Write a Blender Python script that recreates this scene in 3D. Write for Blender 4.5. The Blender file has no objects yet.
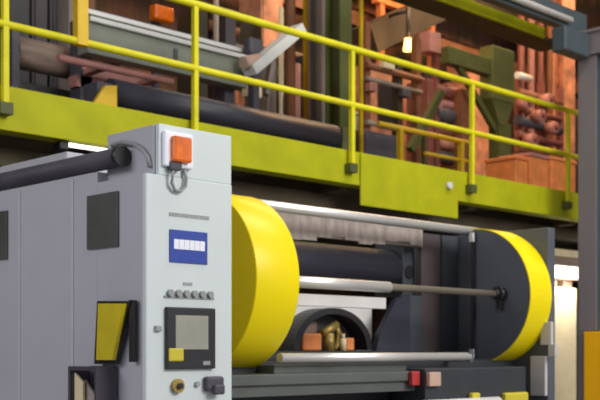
import bpy, bmesh, math, random
from mathutils import Vector, Matrix
random.seed(7)
C = bpy.context.scene.collection
S = bpy.context.scene

# ------------------------------------------------------------------ camera, world, lights, exposure
EYE = Vector((0.0, 0.0, 1.5))
F = 1100.0
SN, CS = 1110 / math.hypot(1110, 1100), 1100 / math.hypot(1110, 1100)
cam_d = bpy.data.cameras.new('camera')
cam_d.sensor_width = 36.0
cam_d.lens = F / 600 * 36.0
cam_d.shift_y = 0.25
cam_d.clip_end = 200
cam_d.dof.use_dof = True
cam_d.dof.focus_distance = 3.2
cam_d.dof.aperture_fstop = 7.0
cam = bpy.data.objects.new('camera', cam_d)
C.objects.link(cam)
cam.location = EYE
cam.rotation_euler = (math.pi / 2, 0, math.atan2(SN, CS) - math.pi / 2)
S.camera = cam

S.view_settings.view_transform = 'Standard'
S.view_settings.look = 'None'
S.view_settings.gamma = 1.0
S.view_settings.use_curve_mapping = False
S.view_settings.exposure = 0.0

world = bpy.data.worlds.new('hall_ambient')
S.world = world
world.use_nodes = True
wb = world.node_tree.nodes['Background']
wb.inputs[0].default_value = (0.82, 0.81, 0.93, 1)
wb.inputs[1].default_value = 0.56


def area(name, loc, target, sx, sy, power, col):
    d = bpy.data.lights.new(name, 'AREA')
    d.shape = 'RECTANGLE'
    d.size, d.size_y = sx, sy
    d.energy = power
    d.color = col
    o = bpy.data.objects.new(name, d)
    C.objects.link(o)
    o.location = loc
    o.rotation_euler = (Vector(target) - Vector(loc)).to_track_quat('-Z', 'Y').to_euler()
    return o


area('front_key_light', (6.5, -5.0, 6.5), (5.0, 5.0, 2.2), 5.0, 3.0, 740, (1.0, 0.98, 0.93))  # added key light from the front right, its source unseen, no door modelled
area('side_fill_light', (-6.5, 5.5, 5.5), (3.0, 5.0, 1.8), 6.0, 2.5, 300, (0.97, 0.96, 1.0))  # added fill that brightens the left-facing sides, no windows stand there
area('high_bay_light', (8.0, 2.5, 9.2), (8.0, 4.0, 0.0), 6.0, 2.0, 330, (1.0, 0.96, 0.86))
area('warm_bay_light', (15.0, 9.3, 9.4), (15.0, 11.5, 3.5), 9.0, 1.5, 620, (1.0, 0.62, 0.33))
area('warm_bay_light', (8.2, 9.4, 9.4), (8.2, 10.5, 3.5), 5.0, 1.5, 120, (1.0, 0.78, 0.55))

# ------------------------------------------------------------------ helpers


def at(px, py, Y=None, X=None):
    """point of the hall that stands in plane Y (or X) along one sight line"""
    l, h = (px - 300) / F, (350 - py) / F
    rx, ry = SN * l + CS, -CS * l + SN
    t = Y / ry if Y is not None else X / rx
    return Vector((rx * t, ry * t, 1.5 + h * t))


def mat(name, col, rough=0.55, metal=0.0, var=0.12, scale=6.0, bump=0.0, emit=None, estr=0.0, spec=0.5, stretch=(1, 1, 1)):
    m = bpy.data.materials.new(name)
    m.use_nodes = True
    nt = m.node_tree
    b = nt.nodes['Principled BSDF']
    b.inputs['Roughness'].default_value = rough
    b.inputs['Metallic'].default_value = metal
    b.inputs['Specular IOR Level'].default_value = spec
    tc = nt.nodes.new('ShaderNodeTexCoord')
    mp = nt.nodes.new('ShaderNodeMapping')
    mp.inputs['Scale'].default_value = stretch
    nz = nt.nodes.new('ShaderNodeTexNoise')
    nz.inputs['Scale'].default_value = scale
    nz.inputs['Detail'].default_value = 4
    rp = nt.nodes.new('ShaderNodeValToRGB')
    rp.color_ramp.elements[0].position = 0.3
    rp.color_ramp.elements[1].position = 0.7
    rp.color_ramp.elements[0].color = tuple(c * (1 - var) for c in col) + (1,)
    rp.color_ramp.elements[1].color = tuple(min(1, c * (1 + var)) for c in col) + (1,)
    nt.links.new(tc.outputs['Object'], mp.inputs['Vector'])
    nt.links.new(mp.outputs['Vector'], nz.inputs['Vector'])
    nt.links.new(nz.outputs['Fac'], rp.inputs['Fac'])
    nt.links.new(rp.outputs['Color'], b.inputs['Base Color'])
    if bump:
        bp = nt.nodes.new('ShaderNodeBump')
        bp.inputs['Strength'].default_value = bump
        bp.inputs['Distance'].default_value = 0.02
        nt.links.new(nz.outputs['Fac'], bp.inputs['Height'])
        nt.links.new(bp.outputs['Normal'], b.inputs['Normal'])
    if emit:
        b.inputs['Emission Color'].default_value = emit + (1,)
        b.inputs['Emission Strength'].default_value = estr
    return m


def wallmat(name, cols, scale):
    """patchy old factory wall: panels of soot, rust and brick colours"""
    m = bpy.data.materials.new(name)
    m.use_nodes = True
    nt = m.node_tree
    b = nt.nodes['Principled BSDF']
    b.inputs['Roughness'].default_value = 0.9
    tc = nt.nodes.new('ShaderNodeTexCoord')
    mp = nt.nodes.new('ShaderNodeMapping')
    mp.inputs['Scale'].default_value = (1.0, 1.0, 0.55)
    nz = nt.nodes.new('ShaderNodeTexNoise')
    nz.inputs['Scale'].default_value = scale
    nz.inputs['Detail'].default_value = 3
    br = nt.nodes.new('ShaderNodeTexBrick')
    br.inputs['Scale'].default_value = 4
    br.inputs['Color1'].default_value = (1, 1, 1, 1)
    br.inputs['Color2'].default_value = (.8, .8, .8, 1)
    br.inputs['Mortar'].default_value = (.6, .6, .6, 1)
    rp = nt.nodes.new('ShaderNodeValToRGB')
    e = rp.color_ramp.elements
    e[0].position, e[0].color = 0.32, cols[0] + (1,)
    e[1].position, e[1].color = 0.68, cols[-1] + (1,)
    for i, c in enumerate(cols[1:-1]):
        n = e.new(0.32 + 0.36 * (i + 1) / (len(cols) - 1))
        n.color = c + (1,)
    mx = nt.nodes.new('ShaderNodeMixRGB')
    mx.blend_type = 'MULTIPLY'
    mx.inputs[0].default_value = 1
    nt.links.new(tc.outputs['Object'], mp.inputs['Vector'])
    nt.links.new(mp.outputs['Vector'], nz.inputs['Vector'])
    nt.links.new(mp.outputs['Vector'], br.inputs['Vector'])
    nt.links.new(nz.outputs['Fac'], rp.inputs['Fac'])
    nt.links.new(rp.outputs['Color'], mx.inputs[1])
    nt.links.new(br.outputs['Color'], mx.inputs[2])
    nt.links.new(mx.outputs['Color'], b.inputs['Base Color'])
    return m


M = {
    'white': mat('cabinet_white_paint', (0.62, 0.69, 0.68), 0.45, var=0.03, scale=3),
    'lilac': mat('enclosure_grey_paint', (0.48, 0.48, 0.52), 0.5, var=0.05, scale=2),
    'seam': mat('panel_seam_grey', (0.58, 0.58, 0.62), 0.5, var=0.03),
    'window': mat('smoked_window', (0.10, 0.105, 0.095), 0.25, var=0.15, scale=4),
    'rubber': mat('dark_rubber', (0.065, 0.06, 0.075), 0.6, var=0.25, scale=4),
    'black': mat('black_plastic', (0.018, 0.018, 0.02), 0.4, var=0.1),
    'screen': mat('display_glass', (0.33, 0.33, 0.27), 0.2, var=0.08, scale=8),
    'blue': mat('sign_blue', (0.018, 0.055, 0.34), 0.4, var=0.04),
    'signwhite': mat('sign_white', (0.85, 0.88, 0.95), 0.4, var=0.02),
    'greytext': mat('grey_lettering', (0.30, 0.31, 0.31), 0.6, var=0.05),
    'amber': mat('amber_lens', (0.66, 0.125, 0.005), 0.25, var=0.25, scale=18, emit=(1.0, 0.22, 0.01), estr=0.08),
    'yellow': mat('guard_yellow_paint', (0.93, 0.74, 0.001), 0.36, var=0.02, scale=2, spec=0.3),
    'yellowtag': mat('yellow_plastic', (0.58, 0.49, 0.03), 0.5, var=0.05),
    'binyellow': mat('folder_yellow', (0.62, 0.50, 0.01), 0.5, var=0.08, scale=10),
    'plate': mat('dark_grey_plate', (0.085, 0.095, 0.115), 0.5, var=0.12, scale=3),
    'plate2': mat('dark_blue_panel', (0.035, 0.036, 0.055), 0.45, var=0.15, scale=3),
    'plate3': mat('dark_brown_panel', (0.085, 0.065, 0.068), 0.45, var=0.15, scale=3),
    'plate4': mat('dark_slate_panel', (0.058, 0.066, 0.078), 0.45, var=0.15, scale=3),
    'base': mat('machine_base_black', (0.03, 0.034, 0.04), 0.5, var=0.15),
    'beamgg': mat('grey_green_beam', (0.095, 0.105, 0.095), 0.5, var=0.15, scale=4),
    'chrome': mat('polished_roller', (0.82, 0.80, 0.76), 0.32, 0.55, var=0.04, stretch=(0.2, 4, 4)),
    'bronze': mat('worn_steel_shaft', (0.42, 0.36, 0.28), 0.35, 0.7, var=0.1, stretch=(0.3, 4, 4)),
    'offwhite': mat('offwhite_bar', (0.72, 0.70, 0.68), 0.45, var=0.05),
    'paper': mat('beige_paper_web', (0.36, 0.30, 0.265), 0.7, var=0.3, scale=9, stretch=(2, 1, 0.6)),
    'panelgrey': mat('pale_grey_panel', (0.52, 0.50, 0.49), 0.6, var=0.05),
    'fascia': mat('lime_green_paint', (0.43, 0.437, 0.008), 0.6, var=0.14, scale=3, spec=0.2),
    'rail': mat('safety_yellow_paint', (0.74, 0.68, 0.012), 0.5, var=0.10, scale=5, spec=0.3),
    'raildark': mat('deep_yellow_paint', (0.72, 0.46, 0.01), 0.5, var=0.1, scale=5),
    'deck': mat('deck_plate', (0.09, 0.07, 0.04), 0.8, var=0.25, scale=3),
    'steelgrey': mat('grey_column_paint', (0.20, 0.175, 0.185), 0.55, var=0.06, scale=2),
    'steeldark': mat('blue_grey_steel', (0.06, 0.08, 0.09), 0.5, var=0.1),
    'orange': mat('orange_guard_paint', (1.0, 0.50, 0.0), 0.5, var=0.03),
    'beige': mat('beige_column_paint', (0.78, 0.66, 0.42), 0.6, var=0.06),
    'tube': mat('fluorescent_tube', (0.9, 0.9, 0.85), 0.4, emit=(1.0, 0.96, 0.85), estr=2.2, var=0.0),
    'bulb': mat('warm_lamp', (1.0, 0.8, 0.4), 0.4, emit=(1.0, 0.62, 0.16), estr=4.0, var=0.0),
    'roll': mat('dark_wound_film', (0.040, 0.040, 0.055), 0.42, var=0.2, scale=3, stretch=(0.3, 4, 4)),
    'ggmach': mat('grey_green_machine', (0.21, 0.23, 0.18), 0.5, var=0.12, scale=3),
    'silver': mat('silver_guide_rail', (0.70, 0.70, 0.68), 0.35, 0.4, var=0.06),
    'brownroll': mat('brown_paper_roll', (0.25, 0.18, 0.14), 0.7, var=0.3, scale=5, stretch=(0.5, 3, 3)),
    'cabdark': mat('dark_green_grey_paint', (0.075, 0.075, 0.075), 0.6, var=0.25, scale=3),
    'cabviolet': mat('dark_violet_grey_paint', (0.085, 0.072, 0.078), 0.6, var=0.25, scale=3),
    'peach': mat('peach_cabinet_paint', (0.52, 0.23, 0.13), 0.6, var=0.5, scale=4),
    'maroon': mat('maroon_pipe_paint', (0.24, 0.08, 0.06), 0.55, var=0.25, scale=4),
    'rose': mat('faded_rose_paint', (0.42, 0.19, 0.16), 0.6, var=0.2, scale=4),
    'olive': mat('olive_steel_paint', (0.085, 0.095, 0.02), 0.6, var=0.2, scale=3),
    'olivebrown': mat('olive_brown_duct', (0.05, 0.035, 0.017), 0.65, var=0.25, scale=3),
    'tan': mat('tan_grey_steel', (0.30, 0.25, 0.21), 0.6, var=0.2, scale=4, stretch=(1, 1, 0.4)),
    'redbrown': mat('red_brown_steel', (0.22, 0.085, 0.035), 0.6, var=0.2, scale=3),
    'crate': mat('orange_crate_plastic', (0.80, 0.26, 0.07), 0.6, var=0.2, scale=5),
    'film': mat('white_film', (0.72, 0.72, 0.68), 0.4, var=0.08, scale=5),
    'red': mat('red_plastic', (0.40, 0.03, 0.03), 0.5, var=0.1),
    'skin': mat('beige_plastic', (0.55, 0.37, 0.28), 0.5, var=0.1),
    'brass': mat('brass_fitting', (0.42, 0.30, 0.08), 0.4, 0.4, var=0.25, scale=14),
    'concrete': mat('concrete_floor', (0.22, 0.21, 0.20), 0.75, var=0.2, scale=1.5, bump=0.1),
    'roof': mat('corrugated_roof', (0.10, 0.085, 0.07), 0.8, var=0.2),
    'wall': wallmat('sooty_rust_wall', [(0.03, 0.02, 0.012), (0.12, 0.05, 0.03), (0.07, 0.045, 0.02), (0.40, 0.15, 0.07)], 0.9),
    'walldark': mat('dark_wall_paint', (0.07, 0.055, 0.04), 0.9, var=0.2),
}

ORG = {}


class MB:
    """collects shapes in one bmesh, then links them as ONE mesh object"""

    def __init__(self):
        self.bm = bmesh.new()
        self.smooth = []

    def box(self, x0, x1, y0, y1, z0, z1, bev=0.0, mtx=None):
        r = bmesh.ops.create_cube(self.bm, size=1.0)
        vs = r['verts']
        for v in vs:
            v.co = Vector(((x0 + x1) / 2 + v.co.x * abs(x1 - x0), (y0 + y1) / 2 + v.co.y * abs(y1 - y0), (z0 + z1) / 2 + v.co.z * abs(z1 - z0)))
        if bev:
            es = list({e for v in vs for e in v.link_edges})
            r2 = bmesh.ops.bevel(self.bm, geom=es, offset=bev, segments=2, affect='EDGES', profile=0.5)
            vs = list({v for f in r2['faces'] for v in f.verts} | {v for v in vs if v.is_valid})
        if mtx:
            for v in vs:
                v.co = mtx @ v.co
        return self

    def cyl(self, a, b, r, seg=24, r2=None, smooth=True):
        a, b = Vector(a), Vector(b)
        d = b - a
        res = bmesh.ops.create_cone(self.bm, cap_ends=True, segments=seg, radius1=r, radius2=r if r2 is None else r2, depth=d.length)
        mt = Matrix.Translation((a + b) / 2) @ d.to_track_quat('Z', 'Y').to_matrix().to_4x4()
        fs = set()
        for v in res['verts']:
            v.co = mt @ v.co
            fs.update(v.link_faces)
        if smooth:
            for f in fs:
                if len(f.verts) == 4:
                    f.smooth = True
        return self

    def bar(self, a, b, w, h):
        """square bar between two points"""
        a, b = Vector(a), Vector(b)
        d = b - a
        res = bmesh.ops.create_cube(self.bm, size=1.0)
        q = d.to_track_quat('Y', 'Z').to_matrix().to_4x4()
        mt = Matrix.Translation((a + b) / 2) @ q @ Matrix.Diagonal((w, d.length, h, 1))
        for v in res['verts']:
            v.co = mt @ v.co
        return self

    def tube(self, pts, r, seg=10):
        pts = [Vector(p) for p in pts]
        rings = []
        for i, p in enumerate(pts):
            t = (pts[min(i + 1, len(pts) - 1)] - pts[max(i - 1, 0)]).normalized()
            u = t.cross(Vector((0.13, 0.31, 0.94))).normalized()
            w = t.cross(u)
            rings.append([self.bm.verts.new(p + r * (math.cos(k * 2 * math.pi / seg) * u + math.sin(k * 2 * math.pi / seg) * w)) for k in range(seg)])
        for A, B in zip(rings, rings[1:]):
            for k in range(seg):
                f = self.bm.faces.new((A[k], A[(k + 1) % seg], B[(k + 1) % seg], B[k]))
                f.smooth = True
        self.bm.faces.new(rings[0][::-1])
        self.bm.faces.new(rings[-1])
        return self

    def prism(self, poly, axis, a, b):
        """polygon (two coordinates) swept along an axis 'X','Y' or 'Z'"""
        def co(p, t):
            return {'X': (t, p[0], p[1]), 'Y': (p[0], t, p[1]), 'Z': (p[0], p[1], t)}[axis]
        A = [self.bm.verts.new(co(p, a)) for p in poly]
        B = [self.bm.verts.new(co(p, b)) for p in poly]
        n = len(poly)
        self.bm.faces.new(A)
        self.bm.faces.new(B[::-1])
        for i in range(n):
            self.bm.faces.new((A[i], B[i], B[(i + 1) % n], A[(i + 1) % n]))
        return self

    def build(self, name, m, parent=None):
        bm = self.bm
        bmesh.ops.recalc_face_normals(bm, faces=bm.faces)
        if parent is None:
            xs = [v.co for v in bm.verts]
            org = Vector(((min(v.x for v in xs) + max(v.x for v in xs)) / 2, (min(v.y for v in xs) + max(v.y for v in xs)) / 2, min(v.z for v in xs)))
        else:
            org = ORG[parent.name]
        for v in bm.verts:
            v.co -= org
        me = bpy.data.meshes.new(name)
        bm.to_mesh(me)
        bm.free()
        me.materials.append(M[m])
        o = bpy.data.objects.new(name, me)
        C.objects.link(o)
        if parent is None:
            o.location = org
        else:
            o.parent = parent
        ORG[o.name] = org
        return o


def tag(o, label, cat, group=None):
    o['label'] = label
    o['category'] = cat
    if group:
        o['group'] = group
    return o


def thing(name, label, cat, loc, group=None):
    o = bpy.data.objects.new(name, None)
    o.empty_display_size = 0.1
    C.objects.link(o)
    o.location = loc
    ORG[o.name] = Vector(loc)
    return tag(o, label, cat, group)


def lab(o, text):
    o['label'] = text
    return o


def structure(o):
    o['kind'] = 'structure'
    return o


def arc(cy, cz, r, a0, a1, n):
    return [(cy + r * math.cos(a0 + (a1 - a0) * i / n), cz + r * math.sin(a0 + (a1 - a0) * i / n)) for i in range(n + 1)]


# ------------------------------------------------------------------ setting
DZ = 3.345                                            # top of the raised platform
structure(MB().box(-8, 25, -8, 14, -0.2, 0).build('floor', 'concrete'))
structure(MB().box(-8, 25, 13.0, 13.3, 0, 10.2).build('wall_back', 'wall'))
structure(MB().box(24.7, 25, -8, 13.0, 0, 10.2).build('wall_right', 'wall'))
structure(MB().box(-8, 25, 1.0, 13.3, 10.2, 10.4).build('ceiling', 'roof'))

# ------------------------------------------------------------------ raised platform
pl = thing('raised_platform', 'long raised platform with lime green steel edge beam above the machine', 'platform', (10, 9.9, 0))
MB().box(-6, 24.6, 6.96, 12.95, 3.27, DZ).build('deck', 'deck', pl)
fb = MB().box(-6, 24.6, 6.90, 6.955, 3.035, DZ, 0.004).box(-6, 24.6, 6.955, 7.06, 3.035, 3.06)
fb.build('edge_beam', 'fascia', pl)
hp = MB().box(at(361, 200, Y=6.88).x, at(458, 200, Y=6.88).x, 6.88, 6.899, 2.85, 3.335, 0.003).build('hanging_panel', 'fascia', pl)
bolt = MB()
bolt.cyl((8.93, 6.88, 3.17), (8.93, 6.84, 3.17), 0.035).build('lamp_stud', 'offwhite', hp)
for jx in (-4, -1.5, 1, 3.5, 5.6, 7.6, 9.6, 11.6, 13.6, 16, 19, 22):
    MB().box(jx - 0.06, jx + 0.06, 7.07, 12.9, 3.0, 3.268).build('joist', 'deck', pl)
MB().box(-6, 24.6, 7.3, 7.5, 2.86, 2.99).build('lower_beam', 'deck', pl)
for cx in (0.5, 5.2, 14.4, 20.0):
    MB().box(cx - 0.09, cx + 0.09, 7.31, 7.49, 0, 2.858).build('support_leg', 'walldark', pl)
    MB().box(cx - 0.09, cx + 0.09, 12.0, 12.18, 0, 2.998).build('support_leg', 'walldark', pl)

gr = thing('guard_rail', 'yellow tubular guard rail along the lime green platform edge', 'railing', (10, 6.87, 3.1))
rp = [0.05, 1.925] + [at(q, 120, Y=6.85).x for q in (5, 195, 352, 472, 568)] + [13.05, 14.9, 16.8]
for x in rp:
    p = MB().box(x - 0.022, x + 0.022, 6.828, 6.872, 3.16, 4.27, 0.004).build('post', 'rail', gr)
    MB().box(x - 0.05, x + 0.05, 6.82, 6.899, 3.13, 3.215, 0.004).build('post_bracket', 'olive', p)
MB().cyl((-5.8, 6.85, 4.27), (24, 6.85, 4.27), 0.031, 16).build('top_rail', 'rail', gr)
MB().cyl((-5.8, 6.85, 3.755), (24, 6.85, 3.755), 0.028, 16).build('middle_rail', 'rail', gr)
lab(MB().box(at(77.5, 0, Y=6.82).x, at(88.5, 0, Y=6.82).x, 6.815, 6.885, 3.725, 4.40, 0.006).build('infill_post', 'raildark', gr), 'wide deep yellow upright between the two rails')

# ------------------------------------------------------------------ control cabinet with long enclosure
X0, XR, YF = 2.765, 3.24, 3.7
cab = thing('control_cabinet', 'tall pale grey control cabinet with blue sign, screen and long lilac grey enclosure', 'cabinet', ((X0 + XR) / 2, 4.8, 0))
MB().box(X0 + 0.012, XR, YF + 0.03, 4.07, 0.05, 2.238, 0.002).box(X0 + 0.012, 3.26, 4.0705, 6.1, 0.05, 2.285, 0.002).build('enclosure', 'lilac', cab)
MB().box(X0 + 0.03, 3.24, YF + 0.06, 6.05, 0.0, 0.05).build('plinth', 'black', cab)
door = MB().box(X0, XR, YF, YF + 0.028, 0.06, 2.238, 0.006).build('door', 'white', cab)
up = MB().box(2.835, XR, YF + 0.004, YF + 0.028, 2.238, 2.455, 0.004).build('upper_front', 'white', cab)
MB().box(2.828, XR, YF + 0.029, 4.0695, 2.239, 2.453, 0.004).build('upper_housing', 'lilac', cab)
for sy in (4.26, 4.72, 5.25, 5.8):
    MB().box(X0 + 0.006, X0 + 0.0135, sy - 0.006, sy + 0.006, 0.06, 2.27).build('panel_joint', 'seam', cab)
for a, b in ((3.905, 4.135), (4.83, 5.06), (5.4, 5.63)):
    w = MB().box(X0 - 0.001, X0 + 0.0125, a, b, 1.945, 2.183, 0.002).build('window', 'window', cab)
# amber beacon on its white mount, below it a cable loop
mt_ = MB().box(2.850, 3.005, YF - 0.018, YF + 0.006, 2.275, 2.425, 0.008).build('beacon_mount', 'signwhite', up)
bc = MB().box(2.882, 2.978, YF - 0.045, YF - 0.005, 2.296, 2.405, 0.010)
bc.build('beacon', 'amber', up)
pts = [(2.905, YF - 0.01, 2.275), (2.885, YF - 0.025, 2.245), (2.885, YF - 0.02, 2.205), (2.905, YF - 0.015, 2.178), (2.935, YF - 0.015, 2.175), (2.962, YF - 0.015, 2.2), (2.968, YF - 0.015, 2.235), (2.962, YF - 0.006, 2.27)]
MB().tube(pts, 0.0075, 8).build('cable_loop', 'greytext', door)
MB().box(2.875, 2.935, YF - 0.028, YF + 0.002, 2.262, 2.298, 0.004).build('cable_gland', 'rubber', up)
# maker's line of small grey lettering (illegible in the photograph)
tl = MB()
x = 2.885
for k in range(15):
    w = random.choice((0.009, 0.012, 0.014))
    tl.box(x, x + w, YF - 0.002, YF + 0.001, 2.068, 2.084)
    x += w + 0.004
tl.build('lettering', 'greytext', door)
sg = MB().box(2.886, 3.094, YF - 0.005, YF + 0.001, 1.872, 2.012, 0.002).build('sign', 'blue', door)
st = MB()
x = 2.908
for k in range(6):
    st.box(x, x + 0.0265, YF - 0.0065, YF - 0.004, 1.930, 1.972)
    x += 0.0285
st.build('sign_lettering', 'signwhite', sg)
# buttons and touch panel
MB().box(2.962, 3.010, YF - 0.003, YF + 0.001, 1.778, 1.790).build('name_plate', 'greytext', door)
for k in range(6):
    bx = 2.873 + k * 0.044
    MB().cyl((bx + 0.014, YF + 0.002, 1.742), (bx + 0.014, YF - 0.016, 1.742), 0.0145, 16).build('push_button', 'greytext', door)
MB().box(2.857, 3.132, YF - 0.004, YF + 0.001, 1.720, 1.730).build('button_strip', 'greytext', door)
tp = MB().box(2.862, 3.128, YF - 0.02, YF + 0.001, 1.418, 1.682, 0.005).build('touch_panel', 'black', door)
MB().box(2.905, 3.085, YF - 0.022, YF - 0.015, 1.502, 1.648, 0.002).build('screen', 'screen', tp)
MB().box(2.868, 2.948, YF - 0.024, YF - 0.015, 1.452, 1.508, 0.006).build('sticker', 'yellowtag', tp)
MB().box(3.055, 3.095, YF - 0.022, YF - 0.015, 1.435, 1.452).build('marking', 'greytext', tp)
MB().box(2.808, 2.838, YF - 0.014, YF + 0.001, 1.578, 1.602, 0.003).build('key_switch', 'greytext', door)
kb = MB().cyl((2.925, YF + 0.002, 1.347), (2.925, YF - 0.02, 1.347), 0.03, 20).build('knob', 'brass', door)
MB().cyl((2.925, YF - 0.018, 1.347), (2.925, YF - 0.034, 1.347), 0.013, 16).build('knob_cap', 'black', kb)
sk = MB().box(3.070, 3.172, YF - 0.03, YF + 0.001, 1.320, 1.385, 0.012).box(3.10, 3.16, YF - 0.05, YF - 0.02, 1.305, 1.35, 0.01)
lab(sk.build('socket', 'rubber', door), 'dark plug socket below the screen')
MB().cyl((3.035, YF + 0.002, 1.352), (3.035, YF - 0.012, 1.352), 0.012, 12).build('small_lamp', 'greytext', door)
# yellow folder hanging from the side of the cabinet, wire rack below
fo = thing('document_holder', 'yellow document holder with black edge hanging on the side of the grey cabinet', 'holder', (2.74, 3.95, 1.46))


def side(pts, x=2.74):
    return [(lambda q: (q.y, q.z))(at(a, b, X=x)) for a, b in pts]


MB().prism(side([(97, 301), (130, 301), (114, 364), (94, 364)], 2.735), 'X', 2.735, 2.764).build('back_plate', 'black', fo)
MB().prism(side([(98, 303.5), (123.5, 303.5), (112, 360), (96, 360)], 2.715), 'X', 2.715, 2.734).build('yellow_front', 'binyellow', fo)
MB().prism(side([(129.5, 300), (133.5, 300), (133.5, 362), (129.5, 362)], 2.745), 'X', 2.742, 2.764).build('bracket', 'black', fo)
rk = thing('paper_rack', 'black rack with beige papers below the yellow document holder', 'rack', (2.72, 4.0, 1.1))
fr = MB().box(2.66, 2.768, 3.905, 3.915, 1.10, 1.425).box(2.66, 2.768, 4.10, 4.11, 1.10, 1.425).box(2.66, 2.768, 3.905, 4.11, 1.09, 1.105).box(2.655, 2.668, 3.90, 4.115, 1.412, 1.43)
fr.box(2.755, 2.768, 3.916, 4.099, 1.106, 1.43).box(2.655, 2.664, 3.90, 3.915, 1.10, 1.412).box(2.655, 2.664, 4.10, 4.115, 1.10, 1.412)
fr.build('frame', 'rubber', rk)
for k, (za, zb, ya, yb) in enumerate(((1.40, 1.36, 4.03, 4.095), (1.37, 1.30, 3.96, 4.05), (1.31, 1.33, 3.918, 3.975))):
    MB().prism([(ya, 1.106), (yb, 1.106), (yb, za), (ya, zb)], 'X', 2.675 + 0.02 * k, 2.685 + 0.02 * k).build('papers', ('beige', 'paper', 'panelgrey')[k], rk)
# conduits along the top of the enclosure
cdt = thing('cable_conduit', 'dark thick conduit lying along the top edge of the grey enclosure', 'conduit', (2.83, 4.9, 2.286))
MB().cyl((2.782, 3.912, 2.331), (2.782, 6.05, 2.331), 0.043, 20).build('pipe', 'rubber', cdt)
MB().cyl((2.782, 3.885, 2.331), (2.782, 3.9115, 2.331), 0.045, 20).build('end_cap', 'black', cdt)
MB().tube([at(112, 146, X=2.80), at(122, 142, X=2.80), at(134, 144, X=2.812), at(143, 150, X=2.815), at(148, 158, X=2.818), at(150, 167, X=2.82)], 0.010, 10).build('bent_cable', 'greytext', cdt)
tag(MB().box(2.96, 3.2, 4.6, 6.05, 2.286, at(20, 162, X=2.96).z, 0.006).build('air_duct', 'lilac'), 'lilac grey duct behind the dark conduit on the enclosure', 'duct')

# ------------------------------------------------------------------ rewinding machine
AX, AZ, R = 4.325, 1.85, 0.45
rw = thing('rewinding_machine', 'rewinding machine with chrome rollers between two round yellow guards', 'machine', (4.8, 4.5, 0))


def dguard(ax, cz, r, yb):
    return arc(ax, cz, r, math.pi / 2, 3 * math.pi / 2, 40) + [(yb, cz - r), (yb, cz + r)]


lp = MB().box(3.28, 3.40, 4.42, 5.1, 0.0, 2.32, 0.006).build('end_frame', 'plate', rw)
lg = MB().prism(dguard(4.305, 1.845, 0.455, 4.5), 'X', 3.525, 3.815)
lg_o = lg.build('roll_guard', 'yellow', rw)
for p in lg_o.data.polygons:
    p.use_smooth = abs(p.normal.x) < 0.5
md = lg_o.modifiers.new('edge', 'BEVEL')
md.width = 0.006
md.segments = 2
md.limit_method = 'ANGLE'
MB().box(3.40, 3.524, 4.42, 4.55, 1.70, 2.0).build('guard_mount', 'plate', rw)
# right end frame
ep = MB().box(6.12, 6.20, 3.905, 5.2, 0.0, 2.29, 0.005).build('end_frame', 'plate', rw)
rim = MB()
outer = arc(AX, AZ, 0.447, math.pi / 2, 3 * math.pi / 2, 40)
inner = arc(AX, AZ, 0.440, math.pi / 2, 3 * math.pi / 2, 40)
rim.prism(outer + inner[::-1], 'X', 5.88, 6.119)
ro = rim.build('roll_guard', 'yellow', rw)
fpl = MB().prism(arc(AX, AZ, 0.4395, math.pi / 2, 3 * math.pi / 2, 40), 'X', 5.884, 6.119).build('guard_face', 'plate', ro)
lab(fpl, 'dark grey half round face inside the yellow rim')
ch = MB().cyl((5.883, 4.10, 1.86), (5.83, 4.10, 1.86), 0.045, 24).cyl((5.83, 4.10, 1.86), (5.80, 4.10, 1.86), 0.03, 20).box(5.84, 5.883, 4.085, 4.115, 1.76, 1.87)
ch.build('shaft_chuck', 'black', rw)
vb = MB().box(5.86, 5.882, 4.30, 4.325, 1.45, 2.27).build('upright_bar', 'black', rw)
for z in (2.235, 1.475):
    MB().box(5.845, 5.862, 4.295, 4.33, z - 0.03, z + 0.03, 0.003).build('clamp', 'silver', vb)
MB().box(5.883, 6.119, 4.30, 4.33, 1.40, 2.285).build('face_post', 'plate', rw)
# pale boxes on the lower front edge of the right end frame
for (a, b, c, d) in ((541, 322, 552, 345), (531, 356, 546, 396), (549, 344, 556, 357)):
    p0, p1 = at(a, b, X=6.1), at(c, d, X=6.1)
    MB().box(6.09, 6.1195, p1.y, p0.y, p1.z, p0.z, 0.004).build('terminal_box', 'panelgrey', ep)
# rollers
tr = MB().cyl((3.40, 4.40, 2.290), (6.04, 4.40, 2.290), 0.029, 24).build('chrome_roller', 'chrome', rw)
MB().box(6.04, 6.119, 4.36, 4.44, 2.22, 2.28, 0.004).build('roller_bearing', 'plate', rw)
pb = MB()
for k in range(18):                                   # paper web with a wavy lower hem
    xa = 3.45 + k * 0.125
    z0 = 2.135 + 0.018 * math.sin(k * 1.3) + 0.003 * k
    pb.box(xa, xa + 0.125, 4.60, 4.612, z0 + 0.005, 2.30)
MB_web = pb.build('paper_web', 'paper', rw)
MB().box(3.40, 5.72, 4.613, 4.66, 2.18, 2.30).build('web_support', 'bronze', rw)
MB().cyl((3.40, 4.82, 2.045), (5.62, 4.82, 2.045), 0.125, 40).build('wound_roll', 'roll', rw)
eb = MB().box(5.62, 5.74, 4.70, 4.95, 1.86, 2.27, 0.004).build('bearing_block', 'plate4', rw)
MB().cyl((5.68, 4.70, 2.02), (5.68, 4.692, 2.02), 0.045, 20).build('bore', 'black', eb)
MB().cyl((3.40, 4.10, 1.858), (5.81, 4.10, 1.858), 0.021, 20).build('rewind_shaft', 'bronze', rw)
lab(MB().cyl((3.833, 4.10, 1.858), (4.775, 4.10, 1.858), 0.031, 24).build('shaft_sleeve', 'chrome', rw), 'wider pale sleeve on the left of the shaft')
MB().box(3.40, 4.80, 4.14, 4.17, 1.735, 1.800, 0.004).build('pale_bar', 'offwhite', rw)
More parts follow.
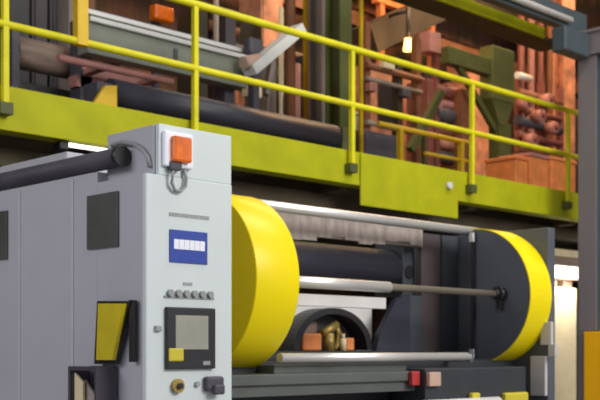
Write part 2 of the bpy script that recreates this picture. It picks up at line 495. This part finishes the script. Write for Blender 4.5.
# backing of the web path: pale panel with a dark arch, then dark panels
arch_c = at(330, 352, Y=4.62)
pp = MB().box(3.40, 5.33, 4.72, 4.75, 1.46, 1.83).build('back_panel', 'offwhite', rw)


def hood(r, a0=0, a1=math.pi, n=24):
    return [(q[0], 1.5 + (q[1] - 1.5) * 0.74) for q in arc(arch_c.x, 1.5, r, a0, a1, n)]


MB().prism(hood(0.345) + hood(0.295, math.pi, 0), 'Y', 4.58, 4.719).build('arched_hood', 'black', rw)
MB().prism(hood(0.294), 'Y', 4.705, 4.719).build('hood_back', 'cabdark', rw)
MB().box(3.40, 5.2, 4.50, 4.719, 1.445, 1.495).build('shelf', 'base', rw)
MB().prism([(5.16, 1.46), (5.20, 1.60), (5.36, 1.82), (5.50, 1.86), (5.50, 1.46)], 'Y', 4.54, 4.578).build('dark_panel', 'plate2', rw)
MB().box(5.505, 5.72, 4.62, 4.66, 1.46, 1.86).build('dark_panel', 'plate4', rw)
MB().box(5.725, 5.93, 4.63, 4.67, 1.46, 2.28).build('dark_panel', 'plate3', rw)
MB().box(5.935, 6.119, 4.62, 4.66, 1.46, 2.28).build('dark_panel', 'plate4', rw)
# lower bar, beam and base
MB().cyl((3.82, 4.0, 1.46), (5.40, 4.0, 1.46), 0.025, 24).build('lower_bar', 'chrome', rw)
MB().box(5.38, 5.42, 3.98, 4.62, 1.43, 1.49).build('bar_bracket', 'plate', rw)
MB().box(3.82, 4.86, 4.04, 4.16, 1.378, 1.425, 0.004).box(3.28, 4.86, 3.96, 4.16, 1.325, 1.380, 0.006).box(3.28, 4.86, 3.98, 4.14, 1.27, 1.325).build('cross_beam', 'beamgg', rw)
MB().box(3.40, 6.119, 4.17, 4.66, 1.17, 1.44).build('rear_beam', 'base', rw)
MB().box(4.86, 5.86, 3.90, 4.16, 1.16, 1.395, 0.008).build('base_block', 'base', rw)
MB().box(3.41, 6.119, 4.05, 5.0, 0.0, 1.165).build('base_body', 'base', rw)
sw = MB().box(4.78, 4.85, 3.93, 3.96, 1.30, 1.38, 0.006).build('switch_box', 'red', rw)
MB().box(4.862, 4.965, 3.87, 3.899, 1.295, 1.375, 0.006).build('switch_plate', 'skin', rw)
MB().cyl((4.55, 3.86, 1.185), (5.50, 3.86, 1.185), 0.035, 20).build('lower_tube', 'offwhite', rw)
for a, b in ((473, 481), (506, 529)):
    MB().box(at(a, 396, Y=3.86).x, at(b, 396, Y=3.86).x, 3.86, 3.898, 0.9, at(a, 393, Y=3.86).z, 0.012).build('yellow_block', 'yellowtag', rw)

# things seen inside the arched hood
tag(MB().box(arch_c.x - 0.25, arch_c.x - 0.09, 4.60, 4.69, 1.496, 1.60, 0.012).build('plastic_tub', 'crate'), 'orange plastic tub under the dark arch behind the rollers', 'tub')
vv = thing('brass_valve', 'olive brass valve beside the orange tub under the dark arch', 'valve', (arch_c.x + 0.02, 4.63, 1.496))
MB().cyl((arch_c.x + 0.0, 4.63, 1.496), (arch_c.x + 0.0, 4.63, 1.60), 0.035, 16).build('body', 'brass', vv)
MB().cyl((arch_c.x - 0.06, 4.63, 1.60), (arch_c.x + 0.07, 4.63, 1.655), 0.025, 16).build('outlet', 'brass', vv)
MB().tube([(arch_c.x + 0.065, 4.63, 1.65), (arch_c.x + 0.09, 4.63, 1.60), (arch_c.x + 0.07, 4.63, 1.53), (arch_c.x + 0.045, 4.63, 1.505)], 0.018, 10).build('hose', 'brass', vv)
tag(MB().box(arch_c.x + 0.12, arch_c.x + 0.19, 4.59, 4.66, 1.496, 1.575, 0.01).build('carton', 'crate'), 'small pale orange carton at the right end under the dark arch', 'box')
tag(MB().cyl((arch_c.x + 0.15, 4.685, 1.496), (arch_c.x + 0.15, 4.685, 1.62), 0.018, 16).build('red_bottle', 'red'), 'small red bottle behind the pale orange carton under the dark arch', 'bottle')

tag(MB().box(arch_c.x - 0.22, arch_c.x - 0.04, 4.692, 4.703, 1.496, 1.67, 0.002).build('cardboard_sheet', 'brownroll'), 'brown cardboard sheet standing behind the orange tub', 'cardboard')
tag(MB().cyl((arch_c.x + 0.095, 4.60, 1.496), (arch_c.x + 0.095, 4.60, 1.57), 0.02, 16).cyl((arch_c.x + 0.095, 4.60, 1.57), (arch_c.x + 0.095, 4.60, 1.60), 0.012, 12).build('pale_bottle', 'beige'), 'small beige bottle between the olive brass valve and pale orange carton', 'bottle')

# ------------------------------------------------------------------ grey column, girder, pipe and yellow beam on the right
XC = at(596, 200, Y=6.2).x
YB = at(578, 200, X=XC).y
gc = thing('steel_column', 'tall grey steel column with orange painted foot at the right edge', 'column', (XC + 0.15, 6.35, 0))
MB().box(XC, XC + 0.02, 6.2, YB, 1.71, 4.70, 0.003).build('side_plate', 'steelgrey', gc)
lab(MB().box(XC + 0.021, XC + 0.42, 6.2, YB, 1.71, 4.70, 0.004).build('shaft', 'steeldark', gc), 'dark blue grey face')
YO = at(583.5, 340, X=XC - 0.04).y
lab(MB().box(XC - 0.04, XC + 0.50, YO - 0.42, YO, 0.0, 1.70, 0.01).build('foot_guard', 'orange', gc), 'orange painted foot guard')
MB().box(XC, XC + 0.4, YO + 0.001, YB, 0.0, 1.705).build('base_post', 'steelgrey', gc)
gi = thing('steel_girder', 'grey girder resting on top of the grey steel column', 'girder', (XC + 0.2, 5, 4.705))
MB().box(XC - 0.03, XC + 0.42, 3.4, YB, 4.705, 4.735).box(XC + 0.0, XC + 0.04, 3.4, YB, 4.735, 4.95).box(XC - 0.03, XC + 0.42, 3.4, YB, 4.95, 4.98).build('beam', 'steelgrey', gi)
XB0 = at(553, 45, Y=6.4).x
MB().box(XB0, XC - 0.035, 6.25, YB, 4.66, 4.92, 0.02).build('bracket_box', 'steeldark', gi)
yb = thing('crane_beam', 'yellow green crane beam running overhead at the top right', 'beam', (8.2, 6.95, 4.985))
MB().box(4.0, at(545, 33, Y=6.80).x, 6.80, 6.84, 4.985, 5.10, 0.004).build('face', 'fascia', yb)
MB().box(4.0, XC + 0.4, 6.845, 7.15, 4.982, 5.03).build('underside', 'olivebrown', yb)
gp = thing('overhead_pipe', 'long pale grey pipe above the yellow green beam at top right', 'pipe', (8.5, 6.45, 5.0))
MB().cyl((4.0, 6.45, 5.10), (at(571, 25, Y=6.45).x, 6.45, 5.10), 0.035, 18).build('pipe', 'offwhite', gp)
MB().box(4.0, XC + 0.3, 6.49, 6.60, 5.03, 5.25).build('tray', 'steeldark', gp)
MB().box(XC, XC + 0.15, 6.42, 6.6, 4.981, 5.03).build('clip', 'steeldark', gp)
# beige column and lamps under the platform
bcn = thing('beige_column', 'beige column under the platform beside the grey steel column', 'column', (12.05, 7.6, 0))
MB().box(11.78, 12.28, 7.42, 7.8, 0, 2.28, 0.01).build('shaft', 'beige', bcn)
MB().box(11.85, 11.95, 7.5, 7.7, 2.28, 2.38).box(12.1, 12.3, 7.5, 7.7, 2.28, 2.38).build('cap', 'brownroll', bcn)
MB().box(11.65, 12.6, 7.40, 7.75, 2.382, 2.40).build('head_plate', 'brownroll', bcn)
lt = thing('strip_light', 'bright white strip light on top of the beige column', 'light', (12.1, 7.5, 2.40))
MB().box(11.70, 12.55, 7.42, 7.70, 2.402, 2.55, 0.02).build('tube', 'tube', lt)
MB().box(11.70, 12.55, 7.44, 7.68, 2.552, 2.66).build('housing', 'brownroll', lt)
tag(MB().box(11.6, 13.2, 7.42, 7.7, 2.665, 2.755, 0.005).build('cable_tray', 'beige'), 'beige cable tray above the white strip light', 'tray')
LX = at(69, 139, Y=6.94).x
l2 = thing('tube_light', 'short white tube light under the platform edge above the grey enclosure', 'light', (4.6, 6.98, 2.95))
MB().box(LX, LX + 0.9, 6.94, 7.02, 3.008, 3.026, 0.008).build('tube', 'tube', l2)
MB().box(LX - 0.06, LX + 0.92, 6.95, 7.01, 3.0265, 3.034).build('housing', 'black', l2)
MB().box(LX - 0.08, LX - 0.005, 6.93, 7.03, 2.965, 3.026, 0.01).build('end_holder', 'black', l2)

# ------------------------------------------------------------------ on the platform
rs = thing('roll_stand', 'stand with a long dark wound roll behind the yellow guard rail', 'roll stand', (6.5, 7.6, DZ))
MB().cyl((5.23, 7.5, 3.605), (7.90, 7.5, 3.605), 0.118, 40).build('wound_roll', 'roll', rs)
MB().cyl((5.08, 7.5, 3.605), (8.06, 7.5, 3.605), 0.03, 16).build('shaft', 'bronze', rs)
lab(MB().prism([(5.06, DZ), (4.93, 3.38), (5.10, 3.62), (5.21, 3.64), (5.21, DZ)], 'Y', 7.36, 7.40).build('end_bracket', 'raildark', rs), 'deep yellow slanted bracket')
MB().box(5.06, 5.20, 7.42, 7.62, DZ, 3.66).build('bearing', 'rubber', rs)
MB().box(7.93, 8.05, 7.40, 7.62, DZ, 3.70, 0.01).build('bearing', 'olive', rs)
MB().box(5.0, 8.06, 7.64, 7.80, DZ, 3.52).build('base_beam', 'rubber', rs)

gb = thing('guide_beam', 'grey green machine beam with two silver guide rails behind the railing', 'machine', (6.2, 8.2, DZ))
MB().box(5.36, 7.2, 8.0, 8.16, 4.06, 4.36, 0.006).build('beam', 'ggmach', gb)
for z, y in ((4.345, 7.985), (4.435, 8.08)):
    MB().box(5.36, 7.2, y - 0.03, y + 0.012, z - 0.022, z + 0.022, 0.006).build('guide_rail', 'silver', gb)
MB().box(5.36, 7.2, 8.10, 8.16, 4.362, 4.48).build('rail_back', 'rubber', gb)
MB().box(6.29, 6.33, 7.985, 7.999, 4.1, 4.27).build('joint_clip', 'rubber', gb)
for x in (5.40, 7.06):
    MB().box(x, x + 0.12, 8.17, 8.34, DZ, 4.40).build('leg', 'rubber', gb)
MB().box(5.36, 7.2, 8.17, 8.30, 3.80, 3.90).build('pink_tie', 'rose', gb)
MB().cyl((5.0, 7.9, 3.93), (6.2, 7.9, 3.93), 0.03, 14).box(5.42, 5.5, 7.9, 8.2, 3.91, 3.95).box(6.0, 6.08, 7.9, 8.2, 3.91, 3.95).box(5.42, 6.08, 8.16, 8.2, 3.90, 4.05).build('tie_rod', 'rose', gb)

wc = thing('film_chute', 'slanted white film tube with dark clamp behind the railing', 'chute', (7.15, 7.85, DZ))
a, b = at(249, 71, Y=7.85), at(299, 29, Y=7.85)
MB().bar(a, b, 0.16, 0.10).build('film_tube', 'film', wc)
c = at(253, 47, Y=7.98)
MB().box(c.x - 0.09, c.x + 0.1, 7.92, 8.04, c.z - 0.10, c.z + 0.08, 0.03).build('clamp', 'rubber', wc)
MB().cyl(at(243, 63, Y=7.85), at(258, 60, Y=7.85), 0.06, 20).build('pink_roller', 'skin', wc)
MB().box(c.x - 0.03, c.x + 0.05, 7.94, 8.02, DZ, c.z - 0.05).build('leg', 'rubber', wc)
MB().bar(at(272, 62, Y=7.99), at(266, 95, Y=7.99), 0.06, 0.06).build('brace', 'tan', wc)

br_ = thing('paper_roll_rack', 'rack with a brown paper roll behind the left end of the railing', 'roll rack', (4.8, 8.5, DZ))
p0, p1 = at(12, 47, Y=8.5), at(104, 78, Y=8.5)
MB().cyl((p0.x, 8.5, 4.08), (p1.x, 8.5, 4.08), 0.14, 30).build('paper_roll', 'brownroll', br_)
for x in (p0.x - 0.08, p1.x + 0.01):
    MB().box(x, x + 0.07, 8.36, 8.64, DZ, 4.25).build('side_frame', 'rubber', br_)
MB().box(p0.x, p1.x, 8.55, 8.62, 3.40, 3.85).build('cross_panel', 'cabviolet', br_)

bgcol = []


def cabinet(name, label, cat, x0, x1, y, d, z1, m, group=None, dm=None, win=None, z0=DZ):
    t = thing(name, label, cat, ((x0 + x1) / 2, y + d / 2, z0), group)
    MB().box(x0, x1, y + 0.02, y + d, z0, z1, 0.01).build('body', m, t)
    dr = MB().box(x0 + 0.03, x1 - 0.03, y, y + 0.019, z0 + 0.05, z1 - 0.05, 0.004).build('door', dm or m, t)
    if win:
        MB().box(win[0], win[1], y - 0.01, y - 0.0005, win[2], win[3]).build('window', 'black', dr)
    else:
        MB().box(x1 - 0.10, x1 - 0.07, y - 0.025, y - 0.0005, (z0 + z1) / 2 - 0.08, (z0 + z1) / 2 + 0.08).build('handle', 'black', dr)
    return t


def span(a, b, Y):
    return at(a, 50, Y=Y).x, at(b, 50, Y=Y).x


x0, x1 = span(8, 31, 9.6)
cabinet('electrical_cabinet', 'dark green grey electrical cabinet at the left end of the platform', 'cabinet', x0, x1, 9.6, 0.5, 5.6, 'cabdark', 'dark cabinets on the platform')
x0, x1 = span(33, 49, 9.6)
cabinet('electrical_cabinet', 'dark violet grey electrical cabinet second from left on the platform', 'cabinet', x0, x1, 9.6, 0.5, 5.6, 'cabviolet', 'dark cabinets on the platform')
x0, x1 = span(51, 68, 9.6)
cabinet('electrical_cabinet', 'dark electrical cabinet beside the tan upright at left on the platform', 'cabinet', x0, x1, 9.6, 0.5, 5.6, 'cabdark', 'dark cabinets on the platform')


def hcol(label, a, b, Y, m, d=0.22, top=9.9, base=DZ, name='steel_column'):
    x0, x1 = span(a, b, Y)
    t = 0.025
    mb = MB().box(x0, x1, Y, Y + t, base, top).box(x0, x1, Y + d - t, Y + d, base, top).box((x0 + x1) / 2 - t / 2, (x0 + x1) / 2 + t / 2, Y + t, Y + d - t, base, top)
    o = mb.build('shaft', m, None)
    o.name = name
    ORG[o.name] = ORG.get('shaft', Vector())
    tag(o, label, 'column', 'columns standing on the platform')
    return o


hcol('thin tan column behind the dark cabinets at left', 69, 75, 9.4, 'tan')
hcol('red brown column beside the wide yellow upright', 89, 95, 8.6, 'redbrown')
hcol('tan grey column left of the green column', 322, 334, 8.6, 'tan')
hcol('olive green column beside the thin yellow pole', 340, 352, 8.1, 'olive')
hcol('pale peach column left of the grey steel column at right', 563, 575, 11.0, 'peach')


def pole(label, px, Y, r, m, top=9.9, name='pipe', group='upright pipes on the platform'):
    p = at(px, 60, Y=Y)
    o = MB().cyl((p.x, Y, DZ), (p.x, Y, top), r, 16).build(name, m)
    return tag(o, label, 'pipe', group)


pole('thin yellow pole crossing the guard rail beside the green column', 361, 7.5, 0.024, 'raildark')
pole('orange yellow pole left of the other at the film tube end', 306, 9.0, 0.035, 'raildark')
pole('orange yellow pole between the film tube and the tan grey column', 316, 9.4, 0.045, 'raildark')
pole('rose red pipe behind the white film tube', 297, 8.9, 0.04, 'rose', top=4.75)
pole('brown pipe next to the rose red pipe', 290, 8.75, 0.06, 'redbrown')
for k, (px, m) in enumerate(((521, 'maroon'), (531, 'rose'), (540, 'maroon'), (549, 'redbrown'), (557, 'maroon'))):
    pole(('first dark red pipe right of the olive post', 'faded rose pipe among dark red pipes at right', 'dark red pipe right of the faded rose pipe', 'red brown pipe among dark red pipes at right', 'dark red pipe nearest the peach column')[k], px, 12.0, 0.075, m)

# orange drum and cabinets behind
x0, x1 = span(262, 284, 11.5)
cabinet('tall_cabinet', 'tall peach cabinet above the white film tube', 'cabinet', x0, x1, 11.5, 0.5, 7.4, 'peach', 'peach cabinets on the platform')
x0, x1 = span(366, 399, 10.4)
w0, w1 = span(378, 397, 10.39)
cabinet('tall_cabinet', 'peach cabinet with dark window right of the thin yellow pole', 'cabinet', x0, x1, 10.4, 0.5, at(380, 68, Y=10.4).z, 'peach', 'peach cabinets on the platform', win=(w0, w1, at(388, 128, Y=10.4).z, at(388, 84, Y=10.4).z))
x0, x1 = span(402, 426, 10.5)
cabinet('tall_cabinet', 'narrow peach cabinet below the small warm lamp', 'cabinet', x0, x1, 10.5, 0.5, at(412, 74, Y=10.5).z, 'peach', 'peach cabinets on the platform')
x0, x1 = span(430, 462, 11.0)
cabinet('tall_cabinet', 'dark maroon cabinet right of the narrow peach cabinet', 'cabinet', x0, x1, 11.0, 0.5, at(445, 82, Y=11.0).z, 'maroon')
x0, x1 = span(470, 498, 11.3)
cabinet('tall_cabinet', 'peach cabinet behind the olive post', 'cabinet', x0, x1, 11.3, 0.5, at(480, 62, Y=11.3).z, 'peach', 'peach cabinets on the platform')
x0, x1 = span(364, 398, 8.7)
cabinet('machine_box', 'low dark machine box behind the railing right of the thin yellow pole', 'machine', x0, x1, 8.7, 0.5, at(380, 132, Y=8.7).z, 'rubber')
p = at(354, 120, Y=9.8)
tag(MB().cyl((p.x, 9.8, DZ), (p.x, 9.8, 4.55), 0.18, 30).cyl((p.x, 9.8, 4.55), (p.x, 9.8, 4.62), 0.18, 30, r2=0.10).build('drum', 'ggmach'), 'grey green drum between the green column and the dark window cabinet', 'drum')

# inner yellow handrail
ir = thing('hand_rail', 'small inner yellow handrail on the platform behind the guard rail', 'railing', (10.1, 8.2, DZ))
for px in (400, 461):
    p = at(px, 140, Y=8.2)
    MB().box(p.x - 0.03, p.x + 0.03, 8.17, 8.23, DZ, 4.05).build('post', 'raildark', ir)
a, b = at(378, 129, Y=8.2), at(474, 150, Y=8.2)
MB().cyl((a.x, 8.2, 4.06), (b.x, 8.2, 4.06), 0.03, 14).build('top_rail', 'raildark', ir)
a = at(425, 155, Y=8.2)
MB().cyl((a.x, 8.2, 3.83), (b.x, 8.2, 3.83), 0.022, 14).build('middle_rail', 'raildark', ir)

# olive post with arm
op = thing('olive_gantry', 'olive green post with a side arm in front of the red pipes', 'gantry', (13.7, 9.6, DZ))
xa, xb = span(493, 515, 9.5)
MB().box(xa, xb, 9.5, 9.75, 5.2, 6.0, 0.02).prism([(xa, 5.2), (xb, 5.2), (xb - 0.2, 4.85), (xa + 0.2, 4.85)], 'Y', 9.52, 9.73).build('head', 'olive', op)
xc, xd = span(501, 513, 9.5)
MB().box(xc, xd, 9.53, 9.72, DZ, 4.9).build('post', 'olive', op)
q0, q1 = at(452, 60, Y=9.5), at(493, 60, Y=9.5)
MB().box(q0.x, xa, 9.55, 9.7, 5.56, 5.80, 0.01).build('arm', 'olive', op)
MB().bar((q0.x + 0.3, 9.62, 5.57), (xc + 0.05, 9.62, 4.75), 0.07, 0.09).build('strut', 'olive', op)
dc = thing('sloping_duct', 'wide sloping olive brown duct above the small warm lamp', 'duct', (11.5, 11.3, 5))
a, b = at(362, 42, Y=11.2), at(452, 0, Y=11.2)
MB().bar(a, b, 0.5, 0.42).build('duct', 'olivebrown', dc)
MB().bar(b, b + Vector((1.6, 0.2, 3.0)), 0.45, 0.4).build('riser', 'olivebrown', dc)
MB().box(a.x - 0.05, a.x + 0.1, 11.1, 11.3, DZ, a.z).build('leg', 'olivebrown', dc)
dl = at(424, 125, Y=9.0)
tag(MB().bar(at(410, 150, Y=9.0), at(441, 92, Y=9.0), 0.09, 0.09).box(dl.x - 0.02, dl.x + 0.02, 8.97, 9.03, DZ, dl.z).build('diagonal_brace', 'olive'), 'diagonal olive brace behind the inner handrail', 'brace')

# machinery crowding the platform
cm = thing('coating_machine', 'brown coating machine with stacked rollers behind the white film tube', 'machine', (9.4, 9.2, DZ))


def pbox(name, a, b, c, d, Y, dep, m, par, bev=0.008):
    p, q = at(a, b, Y=Y), at(c, d, Y=Y)
    return MB().box(p.x, q.x, Y, Y + dep, q.z, p.z, bev).build(name, m, par)


def proll(name, a, c, y, Y, r, m, par):
    p, q = at(a, y, Y=Y), at(c, y, Y=Y)
    return MB().cyl((p.x, Y, p.z), (q.x, Y, p.z), r, 20).build(name, m, par)


for a, b, m in ((200, 208, 'olivebrown'), (226, 236, 'cabviolet'), (268, 277, 'tan'), (303, 312, 'rubber')):
    x0, x1 = span(a, b, 9.1)
    MB().box(x0, x1, 9.1, 9.5, DZ, 5.2 if a < 240 else 4.95, 0.01).build('side_frame', m, cm)
for a, c, y, r, m in ((205, 236, 12, .10, 'olivebrown'), (205, 236, 24, .07, 'redbrown'), (208, 268, 44, .08, 'rubber'), (208, 268, 62, .06, 'tan'), (277, 305, 55, .09, 'redbrown'), (277, 305, 72, .07, 'tan'), (277, 305, 90, .10, 'cabviolet'), (236, 268, 82, .09, 'brownroll')):
    proll('roller', a, c, y, 9.3, r, m, cm)
pbox('motor_box', 284, 96, 300, 116, 9.0, 0.3, 'olivebrown', cm)
pbox('control_box', 250, 84, 262, 98, 8.95, 0.14, 'beige', cm)
pbox('back_sheet', 200, 0, 262, 70, 9.55, 0.05, 'olivebrown', cm)
pbox('back_sheet', 264, 48, 320, 122, 9.52, 0.05, 'cabviolet', cm)
for px, m in ((216, 'tan'), (281, 'beige')):
    p = at(px, 40, Y=9.05)
    MB().cyl((p.x, 9.05, DZ), (p.x, 9.05, 5.4), 0.03, 12).build('riser_pipe', m, cm)

rm = thing('roller_machine', 'maroon machine with rose rollers behind the inner handrail', 'machine', (11.8, 9.9, DZ))
for a, b, m in ((428, 434, 'maroon'), (462, 470, 'redbrown')):
    x0, x1 = span(a, b, 9.8)
    MB().box(x0, x1, 9.8, 10.2, DZ, 5.35, 0.01).build('side_frame', m, rm)
for y, r, m in ((88, .09, 'maroon'), (101, .06, 'rose'), (113, .11, 'rubber'), (128, .08, 'redbrown'), (142, .07, 'peach'), (155, .09, 'rubber')):
    proll('roller', 433, 463, y, 10.0, r, m, rm)
pbox('hopper', 438, 70, 452, 82, 9.9, 0.25, 'rubber', rm)
pbox('label_plate', 436, 96, 443, 108, 9.78, 0.02, 'rose', rm)

mf = thing('pipe_manifold', 'dark red manifold of crossing pipes and valves between olive post and orange crates', 'manifold', (14.5, 10.4, DZ))
for y, r, m in ((75, .06, 'film'), (92, .07, 'redbrown'), (108, .05, 'maroon'), (120, .08, 'rubber'), (134, .06, 'maroon'), (147, .07, 'redbrown')):
    proll('cross_pipe', 517, 530 if y == 75 else 560, y, 10.4, r, m, mf)
for px, y in ((524, 104), (538, 116), (551, 128), (530, 140), (546, 100)):
    p = at(px, y, Y=10.25)
    v = MB().cyl((p.x, 10.15, p.z), (p.x, 10.34, p.z), 0.10, 16).build('valve', 'rose', mf)
    MB().cyl((p.x, 10.10, p.z), (p.x, 10.149, p.z), 0.05, 12).build('handwheel', 'maroon', v)
for px in (519, 542, 561):
    p = at(px, 120, Y=10.5)
    MB().box(p.x - 0.05, p.x + 0.05, 10.47, 10.57, DZ, 6.1).build('upright', 'maroon', mf)

fmz = thing('pipe_rack', 'dark rack of pipes and small boxes in front of the peach cabinets', 'frame', (11.0, 9.9, DZ))
for px, m in ((368, 'redbrown'), (400, 'olivebrown'), (419, 'redbrown')):
    p = at(px, 100, Y=9.5)
    MB().box(p.x - 0.05, p.x + 0.05, 9.5, 9.6, DZ, 5.40 if px == 400 else 5.75).build('upright', m, fmz)
for y, r, m in ((65, .045, 'redbrown'), (78, .03, 'tan'), (122, .035, 'tan')):
    proll('cross_pipe', 366, 421, y, 9.46, r, m, fmz)
pbox('junction_box', 403, 88, 411, 98, 9.4, 0.09, 'cabviolet', fmz)
pbox('junction_box', 384, 60, 395, 70, 9.35, 0.09, 'beige', fmz)
pbox('gauge_box', 370, 82, 377, 92, 9.4, 0.09, 'rose', fmz)
pbox('hood', 430, 30, 441, 54, 9.9, 0.2, 'rose', rm)
p = at(434, 54, Y=9.95)
MB().box(p.x, p.x + 0.1, 9.92, 10.0, DZ, p.z + 0.02).build('hood_post', 'maroon', rm)
x0, x1 = span(362, 424, 12.35)
tag(MB().box(x0, x1, 12.0, 12.15, 7.25, 7.85, 0.02).box(x0 + 0.1, x0 + 0.2, 12.02, 12.12, DZ, 7.25).box(x1 - 0.2, x1 - 0.1, 12.02, 12.12, DZ, 7.25).build('air_heater', 'crate'), 'orange air heater panel above the sloping duct', 'heater')

pl3 = bpy.data.lights.new('strip_light_glow', 'AREA')
pl3.energy = 14
pl3.color = (1, 0.93, 0.78)
pl3.size = 0.5
po3 = bpy.data.objects.new('strip_light_glow', pl3)
C.objects.link(po3)
po3.location = (12.0, 7.30, 2.38)
po3.rotation_euler = (math.radians(35), 0, 0)

# lamps
lm = thing('warm_lamp', 'small glowing yellow lamp under the sloping duct', 'lamp', at(408, 44, Y=10.6))
p = at(408, 44, Y=10.6)
res = MB().cyl((p.x, p.y, p.z - 0.1), (p.x, p.y, p.z + 0.08), 0.075, 20, r2=0.05)
res.build('bulb', 'bulb', lm)
MB().cyl((p.x, p.y, p.z + 0.08), (p.x, p.y, p.z + 0.55), 0.03, 12).build('stem', 'black', lm)
MB().cyl((p.x, p.y, p.z + 0.5), (p.x, 10.97, p.z + 0.5), 0.025, 10).build('arm', 'black', lm)
pl_ = bpy.data.lights.new('warm_lamp_glow', 'POINT')
pl_.energy = 14
pl_.color = (1, 0.55, 0.22)
pl_.shadow_soft_size = 0.1
po = bpy.data.objects.new('warm_lamp_glow', pl_)
C.objects.link(po)
po.location = p + Vector((0, -0.25, -0.1))
o1 = thing('orange_lamp', 'red orange lamp box above the silver guide rails', 'lamp', at(165, 20, Y=9.5))
p = at(165, 14, Y=9.5)
MB().box(p.x - 0.13, p.x + 0.13, 9.5, 9.62, p.z - 0.07, p.z + 0.09, 0.02).build('lens', 'amber', o1)
MB().box(p.x - 0.04, p.x + 0.04, 9.63, 9.70, DZ, p.z + 0.08).build('stand', 'rubber', o1)

# crates on the deck at right
for k, (a, b, zt, lb) in enumerate(((516, 528, 160, 'orange crate on the platform left of its neighbour behind the railing'), (530, 549, 158, 'middle orange crate of the row behind the railing at right'), (551, 576, 162, 'orange crate nearest the grey steel column behind the railing'))):
    x0, x1 = span(a, b, 8.4)
    zt = at((a + b) / 2, zt, Y=8.4).z
    t = thing('crate', lb, 'crate', ((x0 + x1) / 2, 8.6, DZ), 'orange crates on the platform')
    MB().box(x0, x1, 8.4, 8.9, DZ, zt, 0.02).build('bin', 'crate', t)
    MB().box(x0 - 0.015, x1 + 0.015, 8.385, 8.915, zt, zt + 0.05, 0.01).build('lid', 'crate' if k != 1 else 'rose', t)

# overhead beams of the hall behind
for k, (z, Y, m, lb) in enumerate(((6.9, 12.4, 'redbrown', 'red brown overhead beam along the back wall'), (7.9, 12.2, 'olivebrown', 'upper olive brown overhead beam along the back wall'))):
    t = thing('overhead_beam', lb, 'beam', (12, Y, z), 'overhead beams at the back wall')
    MB().box(2, 24.6, Y, Y + 0.03, z, z + 0.3).box(2, 24.6, Y, Y + 0.2, z, z + 0.03).box(2, 24.6, Y, Y + 0.2, z + 0.27, z + 0.3).build('beam', m, t)
    for x in (3, 9, 15, 21):
        MB().box(x, x + 0.12, Y + 0.2, 12.999, z + 0.05, z + 0.2).build('bracket', m, t)
